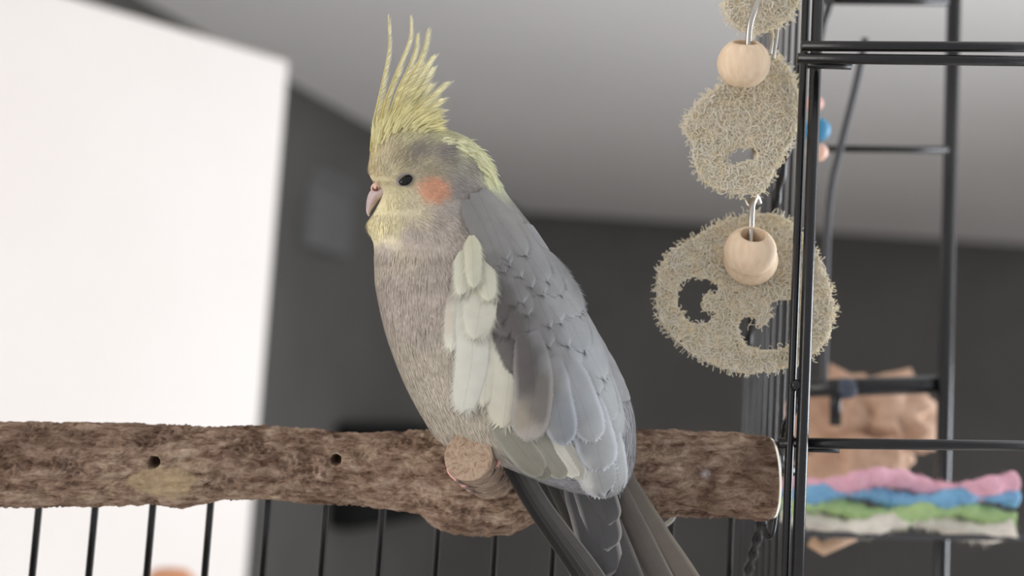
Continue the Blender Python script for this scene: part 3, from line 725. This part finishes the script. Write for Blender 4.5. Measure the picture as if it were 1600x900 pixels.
# ================================================================== LOOFAH TOY
def inside(poly, x, y):
    c = False; j = len(poly) - 1
    for i in range(len(poly)):
        xi, yi = poly[i]; xj, yj = poly[j]
        if (yi > y) != (yj > y) and x < (xj - xi) * (y - yi) / (yj - yi) + xi: c = not c
        j = i
    return c
def loofah(outline, holes_, D, tilt, thick, nfib, label, yc, seed):
    """spongy slab with pores plus a mat of stiff fibres; tilt = depth px per px of height (top leans back)"""
    rs = np.random.default_rng(seed)
    out = [tuple(p) for p in cat_rom(outline + [outline[0]], 90)[:-1]]; hs = [[tuple(p) for p in cat_rom(h + [h[0]], 40)[:-1]] for h in holes_]
    x0, x1 = min(p[0] for p in out) - 4, max(p[0] for p in out) + 4; y0, y1 = min(p[1] for p in out) - 4, max(p[1] for p in out) + 4
    st = 3.0; nx, ny = int((x1 - x0) / st) + 1, int((y1 - y0) / st) + 1
    def ok0(x, y):
        w = 2.2 * noise.noise(Vector((x * 0.12, y * 0.12, seed)))
        return inside(out, x + w, y + w) and not any(inside(h, x + w, y - w) for h in hs)
    cell = np.zeros((ny, nx), bool); mask = np.zeros((ny, nx), bool)
    def ok(x, y):
        i, j = int((y - y0) / st + .5), int((x - x0) / st + .5); return 0 <= i < ny and 0 <= j < nx and mask[i, j]
    for i in range(ny):
        for j in range(nx):
            x, y = x0 + j * st, y0 + i * st
            mask[i, j] = ok0(x, y)
            cell[i, j] = mask[i, j] and noise.noise(Vector((x * 0.11, y * 0.11, seed * 3.1))) < 0.52
    t = thing('loofah_slice', N(outline[0][0], max(p[1] for p in out), D), label, 'bird toy', 'loofah slices strung on the hanging toy')
    def dep(x, y): return D + (yc - y) * tilt
    idx, V = {}, []
    def vert(i, j, side):
        key = (i, j, side)
        if key not in idx:
            x, y = x0 + (j - .5) * st, y0 + (i - .5) * st
            z = 3.5 * noise.fractal(Vector((x * 0.09, y * 0.09, side * 7 + seed)), 0.8, 2, 3)
            jx, jy = 1.4 * noise.noise(Vector((x * .3, y * .3, side))), 1.4 * noise.noise(Vector((x * .3, y * .3, side + 9)))
            idx[key] = len(V); V.append(N(x + jx, y + jy, dep(x, y) + (side - .5) * thick + z))
        return idx[key]
    Fc = []
    for i in range(ny):
        for j in range(nx):
            if not cell[i, j]: continue
            Fc.append((vert(i, j, 0), vert(i + 1, j, 0), vert(i + 1, j + 1, 0), vert(i, j + 1, 0)))
            Fc.append((vert(i, j, 1), vert(i, j + 1, 1), vert(i + 1, j + 1, 1), vert(i + 1, j, 1)))
            for di, dj, a, b in ((-1, 0, (i, j), (i, j + 1)), (1, 0, (i + 1, j + 1), (i + 1, j)), (0, -1, (i + 1, j), (i, j)), (0, 1, (i, j + 1), (i + 1, j + 1))):
                ii, jj = i + di, j + dj
                if not (0 <= ii < ny and 0 <= jj < nx and cell[ii, jj]):
                    Fc.append((vert(*a, 0), vert(*b, 0), vert(*b, 1), vert(*a, 1)))
    mesh('pulp', V, Fc, M_LOOFB, t)
    V, Fc = [], []; made = 0
    while made < nfib:
        x, y = rs.uniform(x0, x1), rs.uniform(y0, y1)
        if not ok(x, y): continue
        made += 1
        edge = rs.random() < 0.30
        z = dep(x, y) - thick * 0.5 - rs.uniform(0, 4) if rs.random() < 0.72 else dep(x, y) + rs.uniform(-.5, .5) * thick
        an = rs.uniform(0, 2 * math.pi); cv = rs.normal(0, 0.5); sl = rs.uniform(2.0, 4.4); P = []
        for k in range(6):
            P.append(N(x, y, z)); an += cv + rs.normal(0, 0.25); xn, yn = x + math.cos(an) * sl, y + math.sin(an) * sl
            if not ok(xn, yn) and not (edge and k > 1): an += 1.5; xn, yn = x + math.cos(an) * sl, y + math.sin(an) * sl
            x, y = xn, yn; z += rs.normal(0, 0.9)
        v, f = tube(P, S * rs.uniform(0.5, 0.85), 4, False); o_ = len(V); V += v; Fc += [tuple(q + o_ for q in ff) for ff in f]
    # stray wisps sticking out of the rim
    for k in range(int(nfib / 28)):
        p = out[rs.integers(len(out))]; q = np.array([p[0] - np.mean([a[0] for a in out]), p[1] - np.mean([a[1] for a in out])]); q /= np.linalg.norm(q)
        an = math.atan2(q[1], q[0]) + rs.normal(0, 0.6); x, y = p[0] - q[0] * 3, p[1] - q[1] * 3; z = dep(x, y) + rs.uniform(-.5, .5) * thick; P = []
        for kk_ in range(6):
            P.append(N(x, y, z)); x += math.cos(an) * 2.6; y += math.sin(an) * 2.6; an += rs.normal(0, 0.55)
        v, f = tube(P, S * 0.8, 4, False); o_ = len(V); V += v; Fc += [tuple(q_ + o_ for q_ in ff) for ff in f]
    o = mesh('fibres', V, Fc, M_LOOF, t); o['kind'] = 'stuff'
    return t
loofah([(1180, 333), (1215, 335), (1240, 350), (1262, 375), (1283, 410), (1298, 455), (1303, 490), (1292, 528), (1270, 553), (1240, 570), (1200, 580), (1150, 580), (1110, 568), (1075, 548), (1045, 520), (1028, 490), (1026, 450), (1032, 415), (1055, 388), (1090, 368), (1120, 350), (1150, 339)],
       [[(1058, 455), (1065, 441), (1082, 433), (1105, 437), (1121, 448), (1119, 459), (1101, 461), (1100, 484), (1119, 490), (1113, 500), (1088, 506), (1070, 495), (1060, 475)],
        [(1153, 512), (1160, 498), (1174, 495), (1186, 508), (1196, 506), (1206, 492), (1202, 476), (1214, 470), (1238, 470), (1244, 498), (1241, 524), (1230, 540), (1206, 547), (1180, 545), (1160, 532)],
        [(1152, 392), (1170, 378), (1195, 378), (1214, 390), (1214, 408), (1200, 418), (1172, 420), (1154, 410)]], 20, 0.32, 34, 5200, 'large round loofah slice with oval holes hanging lowest on the toy', 458, 1)
loofah([(1125, 132), (1100, 150), (1077, 178), (1070, 198), (1080, 225), (1086, 258), (1102, 284), (1132, 299), (1165, 305), (1192, 300), (1208, 272), (1226, 240), (1244, 205), (1250, 165), (1240, 122), (1222, 92), (1200, 84), (1170, 92), (1140, 112)],
       [[(1128, 254), (1138, 240), (1156, 232), (1178, 233), (1181, 248), (1162, 252), (1146, 259)]], 18, 0.35, 44, 4200, 'lumpy cream loofah slice hanging between the two wooden beads', 200, 2)
loofah([(1130, 4), (1138, 30), (1160, 50), (1190, 52), (1222, 38), (1244, 8), (1252, -40), (1225, -85), (1180, -95), (1140, -60)],
       [[(1170, -30), (1190, -40), (1200, -25), (1185, -15)]], 22, 0.3, 40, 1800, 'loofah slice hanging highest above the upper wooden bead', -20, 3)
def bead(px, py, D, r, tilt, label, bore=0.5):
    c = N(px, py, D); axv = Vector((0.02, -math.sin(tilt), math.cos(tilt))); R = r * S; hb = math.sqrt(1 - bore * bore)
    prof = []; a0 = math.asin(bore)
    for k in range(25):
        a = a0 + (math.pi - 2 * a0) * k / 24; prof.append((R * math.sin(a), R * math.cos(a) * 0.94))
    prof = [(R * bore * 0.94, R * hb * 0.90)] + prof + [(R * bore * 0.94, -R * hb * 0.90), (R * bore * 0.94, R * hb * 0.90)]
    V, Fc = lathe(c, axv, prof, 48); o = mesh('wooden_bead', V, Fc, M_BEAD, None, c - axv * R * hb)
    return tag(o, label, 'bead', 'wooden beads on the hanging toy')
bead(1162, 99, -42, 40, math.radians(24), 'pale wooden bead hanging above the lumpy middle loofah slice')
bead(1172, 393, -38, 40, math.radians(38), 'pale wooden bead in front of the large lowest loofah slice')
bead(1173, 406, 2, 42, math.radians(38), 'pale wooden bead tucked behind the lowest front bead', 0.4)
def wire(name, pts, r, label, cat='wire hook', group='wire links of the hanging toy', m=None):
    P = [Vector(p) for p in cat_rom([tuple(N(*p)) for p in pts], 48)]
    V, Fc = tube(P, r * S, 10); o = mesh(name, V, Fc, m or M_STEEL, None, P[-1]); return tag(o, label, cat, group)
wire('wire_link', [(1190, -60, -10), (1186, -10, -30), (1178, 18, -46), (1171, 45, -48), (1168, 100, -42), (1168, 135, -30)], 4.6, 'thick curved wire link running down into the upper wooden bead')
wire('wire_link', [(1204, 40, 4), (1206, 62, -4), (1203, 85, -10)], 3.0, 'short thin wire beside the upper wooden bead')
wire('wire_link', [(1215, 38, 6), (1212, 66, 0), (1208, 92, -8)], 3.0, 'short outer thin wire beside the upper wooden bead')
wire('wire_link', [(1177, 225, 6), (1180, 245, -14), (1182, 280, -22), (1180, 310, -22), (1172, 322, -22), (1166, 312, -18)], 4.0, 'wire link hooked through the middle loofah slice')
wire('wire_link', [(1186, 318, -14), (1182, 308, -20), (1176, 318, -28), (1174, 345, -36), (1173, 390, -38), (1173, 425, -28)], 4.6, 'thick wire link running down into the lower wooden bead')

# ================================================================== CAGE
cage = thing('bird_cage', FRI @ Vector((0.13, 0.6, 0.0)), 'black wire bird cage with vertical bars behind the perch', 'cage')
def rod(name, a, b, r, parent=cage, seg=10, m=None):
    V, Fc = tube([a, b], r * S, seg); return mesh(name, V, Fc, m or M_BLACK, parent)
# low panel behind the perch: its bars stop behind the log
DB = 120
for x in [-30, 60, 148, 238, 328, 418, 509, 598, 687, 777, 868, 959, 1050, 1143]:
    a, b = vbar(x, 800, DB, 765, 1500); rod('bar', a, b, 5.9)
rod('rail', N(-60, 752, DB), N(1170, 768, DB), 7.5)
a0_, b0_ = vbar(-30, 800, DB, 765, 1500); a1_, b1_ = vbar(1143, 800, DB, 765, 1500); rod('rail', b0_, b1_, 7.5)
# side panel running back on the right
tops, bots = [], []
for k in range(9):
    D = 95 + 88 * k; X = 462 + (D - 70) * 0.098
    px = 800 + X * F / (F + D)
    a, b = vbar(px, 450, D, -330, 1500); rod('bar', a, b, 3.7 if k else 5); tops.append(a); bots.append(b)
rod('rail', tops[0], tops[-1], 7); rod('rail', bots[0], bots[-1], 7)
# front post pair and rails of the door frame
for px, D, r in [(1262, -80, 9), (1243, -66, 6.5)]:
    a, b = vbar(px, 450, D, -330, 1500); rod('post', a, b, r)
rod('rail', N(1252, 72, -84), N(1720, 74, -84), 8); rod('rail', N(1246, 91, -86), N(1720, 97, -86), 8); rod('rail', N(1262, 101, -64), N(1330, 103, -64), 6)
rod('rail', N(1216, 692, -86), N(1720, 698, -86), 8); rod('rail', N(1250, 702, -64), N(1311, 704, -64), 4)
V, Fc = ellipsoid(N(1245, 602, -90), 11, 9, 9); mesh('knob', V, Fc, M_BLACK, cage)
# twisted diagonal stay wires of the side panel
def twisted(p, q, r):
    P = [p.lerp(q, k / 60) for k in range(61)]
    V, Fc = tube(P, [r * S * (1 + 0.22 * math.sin(k * 1.25)) for k in range(61)], 10); return mesh('stay', V, Fc, M_BLACK, cage)
twisted(N(1256, 95, 76), N(1163, 560, 320), 8); twisted(N(1247, 604, -70), N(1166, 905, 120), 8)
# bolt holding the perch to the cage and its bent hook
bolt = thing('mounting_bolt', N(1212, 700, 0), 'black bolt and bent hook fixing the perch end to the cage', 'bolt')
V, Fc = tube([N(1195, 735, 0), N(1240, 735, 20)], 9 * S, 12); mesh('shank', V, Fc, M_BLACK, bolt)
P = [Vector(p) for p in cat_rom([tuple(N(*p)) for p in [(1214, 690, -10), (1217, 740, -14), (1212, 800, -16), (1206, 835, -18), (1198, 838, -18), (1194, 820, -16)]], 40)]
V, Fc = tube(P, 4.2 * S, 8); mesh('hook', V, Fc, M_BLACK, bolt)
P = [N(1020 + 34 * math.cos(a), 800 + 24 * math.sin(a), 40) for a in np.linspace(0, 2 * math.pi, 41)]
V, Fc = tube(P, 4 * S, 8, False); o = mesh('cable_ring', V, Fc, mat('clear_plastic_ring', (205, 205, 195), 0.25), None, N(1020, 824, 40)); tag(o, 'pale ring hooked under the perch beside the tail', 'ring')

# ================================================================== THINGS FARTHER BACK
def ndl(d): return d / S - F
# things beyond the cage on the right
M_GREYW = mat('grey_wire', (70, 70, 74), 0.5)
wire('hanging_cord', [(1352, 60, 700), (1338, 130, 700), (1312, 235, 700), (1298, 300, 700), (1291, 400, 700), (1287, 600, 700)], 8, 'dark cord hanging slack beyond the cage front', 'cord', None, M_GREYW)
fc_ = thing('play_gym', N(1300, 602, 760), 'black rod stand with a stub peg beyond the cage', 'bird stand')
for nm, a, b, r in [('rod', (1262, 607, 760), (1480, 600, 760), 20), ('rod', (1270, 232, 760), (1480, 234, 760), 8), ('rod', (1284, 0, 760), (1480, 2, 760), 10), ('peg', (1306, 600, 750), (1305, 664, 750), 13), ('rod', (1300, -10, 740), (1278, 70, 740), 8)]:
    V, Fc = tube([N(*a), N(*b)], r * S, 10); mesh(nm, V, Fc, M_BLACK, fc_)
a, b = vbar(1480, 450, 760, -20, 1900); V, Fc = tube([a, b], 16 * S, 10); mesh('upright', V, Fc, M_BLACK, fc_)
V, Fc = ellipsoid(N(1322, 607, 752), 26, 24, 24); mesh('clamp', V, Fc, mat('grey_clamp', (70, 78, 92), 0.5), fc_)
for k, (x, y, r, c, lb) in enumerate([(1278, 162, 15, (226, 168, 160), 'pink'), (1282, 203, 22, (70, 140, 180), 'sky blue'), (1283, 238, 17, (232, 190, 170), 'peach')]):
    V, Fc = lathe(N(x - 6, y, 430), (0, 0, 1), [(r * 0.3 * S, r * 0.95 * S)] + [(r * 1.2 * S * math.sin(t), r * 1.1 * S * math.cos(t)) for t in np.linspace(0.28, math.pi - 0.28, 16)] + [(r * 0.3 * S, -r * 0.95 * S), (r * 0.3 * S, r * 0.95 * S)], 24)
    tag(mesh('toy_bead', V, Fc, noise_mat('bead_' + lb.replace(' ', '_'), c, tuple(min(255, v + 12) for v in c), 80, 0.5, 0.05), None, N(x - 6, y + r, 430)), lb + ' round toy bead strung behind the cage post', 'bead')
M_TAN = noise_mat('tan_cork_bark', (176, 140, 116), (204, 170, 146), 30, 0.85, 0.6, dist=0.004)
def lump(name, c, rx, ry, rz, m, label, cat, sd, amp=0.22):
    V, Fc = ellipsoid(c, rx, ry, rz, 0, 36, 24); c = Vector(c); W_ = []
    for v in V:
        d = v - c; n_ = noise.fractal(d / S * 0.016 + Vector((sd, 0, 0)), 0.9, 2, 3); W_.append(c + d * (1 + amp * n_))
    return tag(mesh(name, W_, Fc, m, None, c), label, cat)
lump('cork_chunk', N(1352, 650, 1150), 190, 90, 110, M_TAN, 'tan cork bark chunk beyond the cage', 'cork bark', 2, 0.4)
lump('cork_chunk', N(1345, 722, 1060), 130, 60, 70, M_TAN, 'smaller tan cork piece resting above the rainbow rope', 'cork bark', 9, 0.4)
# fluffy rainbow rope perch
rope = thing('rope_perch', N(1300, 825, 620), 'fluffy rainbow cotton rope perch in pink, blue and green', 'rope perch')
pal = [((232, 180, 196), 750), ((130, 180, 216), 769), ((178, 206, 146), 793), ((232, 226, 214), 812)]
for k, (c, y) in enumerate(pal):
    pts = [N(1225 + 45 * q, y + 11 * math.sin(q * 1.35 + k * 1.6) + q * 1.5, 620 + 15 * math.cos(q * 1.35 + k * 1.6)) for q in range(9)]
    P = [Vector(p) for p in cat_rom([tuple(p) for p in pts], 60)]
    V, Fc = tube(P, [S * 19 * (1 + 0.12 * math.sin(i * 1.1)) for i in range(60)], 14)
    mesh('strand', V, Fc, noise_mat('rope_%d' % k, c, tuple(min(255, int(v * 1.08)) for v in c), 120, 0.95, 1.0, dist=0.003), rope)
    FV, FF = [], []
    for _ in range(700):
        i = random.randrange(58); a = random.uniform(0, 6.28); d = Vector((random.gauss(0, .3), math.cos(a), math.sin(a))).normalized(); p = P[i] + d * 17 * S
        s = Vector((1, 0, 0)) * 1.6 * S; q = len(FV); FV += [p - s, p + s, p + d * random.uniform(5, 15) * S + Vector((0, 0, -3 * S))]; FF.append((q, q + 1, q + 2))
    o = mesh('fluff', FV, FF, bpy.data.materials['rope_%d' % k], rope); o['kind'] = 'stuff'
wire('shelf_wire', [(1240, 834, 600), (1400, 838, 600), (1700, 842, 600)], 6, 'thin grey wire running under the rainbow rope', 'wire', None, M_GREYW)
V, Fc = tube([N(1268, 846, 640), N(1285, 858, 640), N(1335, 838, 640)], [13 * S, 14 * S, 10 * S], 12)
tag(mesh('chew_stick', V, Fc, noise_mat('stick_wood', (196, 160, 132), (214, 182, 156), 90, 0.8, 0.3), None, N(1285, 866, 640)), 'small tan wooden chew stick below the rainbow rope', 'stick')
# box on the side wall
bx = thing('wall_box', FRI @ WP(500, 400, 3.4), 'pale grey box mounted on the grey side wall', 'wall box')
def wbox(name, p0, p1, p2, p3, dv, m, parent, bev=0.01):
    V = [FRI @ Vector(p) for p in (p0, p1, p2, p3)] + [FRI @ (Vector(p) + Vector(dv)) for p in (p0, p1, p2, p3)]
    o = mesh(name, V, [(0, 1, 2, 3), (7, 6, 5, 4), (0, 4, 5, 1), (1, 5, 6, 2), (2, 6, 7, 3), (3, 7, 4, 0)], m, parent, smooth=False)
    b = o.modifiers.new('soft_edges', 'BEVEL'); b.width = bev; b.segments = 4; return o
M_BOX = noise_mat('grey_plastic', (124, 124, 124), (132, 132, 132), 20, 0.7, 0.05)
def wall_pt(px, py):
    a = WP(px, py, 1.0) - CAM; n_ = Vector((-wdir.y, wdir.x, 0)); t = (pA - CAM).dot(n_) / a.dot(n_); return CAM + a * t
q0_, q1_ = wall_pt(470, 292), wall_pt(535, 305); zb = wall_pt(500, 395).z; nv = -nrm * 0.06
wbox('cover', vz(q0_, zb), vz(q1_, zb), vz(q1_, q1_.z), vz(q0_, q1_.z), nv, M_BOX, bx)
wbox('lid', vz(q0_, q1_.z), vz(q1_, q1_.z), vz(q1_, q1_.z + 0.05), vz(q0_, q1_.z + 0.05), nv * 1.25, M_BOX, bx)
# black loudspeaker on the side wall, half hidden by the log
sp = thing('wall_speaker', FRI @ wall_pt(590, 800), 'black rounded speaker on the side wall just above the log', 'speaker')
q0_, q1_ = wall_pt(520, 655), wall_pt(640, 660); zb = wall_pt(590, 812).z
wbox('cabinet', vz(q0_, zb), vz(q1_, zb), vz(q1_, q1_.z), vz(q0_, q1_.z), -nrm * 0.14, mat('black_cloth', (14, 14, 15), 0.9), sp, 0.04)
wbox('grille', vz(q0_, zb + 0.04) - nrm * 0.14 + wdir * 0.05, vz(q1_, zb + 0.04) - nrm * 0.14 - wdir * 0.05, vz(q1_, q1_.z - 0.04) - nrm * 0.14 - wdir * 0.05, vz(q0_, q1_.z - 0.04) - nrm * 0.14 + wdir * 0.05, -nrm * 0.01, mat('black_grille', (20, 20, 21), 0.8), sp, 0.004)
# wooden chair post at the lower left
pc = WP(262, 952, 1.25)
prof = [(0.0, 0.045), (0.018, 0.042), (0.03, 0.03), (0.034, 0.01), (0.03, -0.012), (0.022, -0.03), (0.026, -0.05), (0.026, -1.0), (0.022, -pc.z), (0, -pc.z)]
V, Fc = lathe(FRI @ pc, FR.to_3x3().inverted() @ Vector((0, 0, 1)), prof, 28)
tag(mesh('chair_post', V, Fc, noise_mat('orange_wood', (196, 134, 98), (214, 156, 118), 20, 0.5, 0.1, (6, 6, 1)), None, FRI @ Vector((pc.x, pc.y, 0))), 'orange-brown turned wooden post in front of the white door', 'chair post')
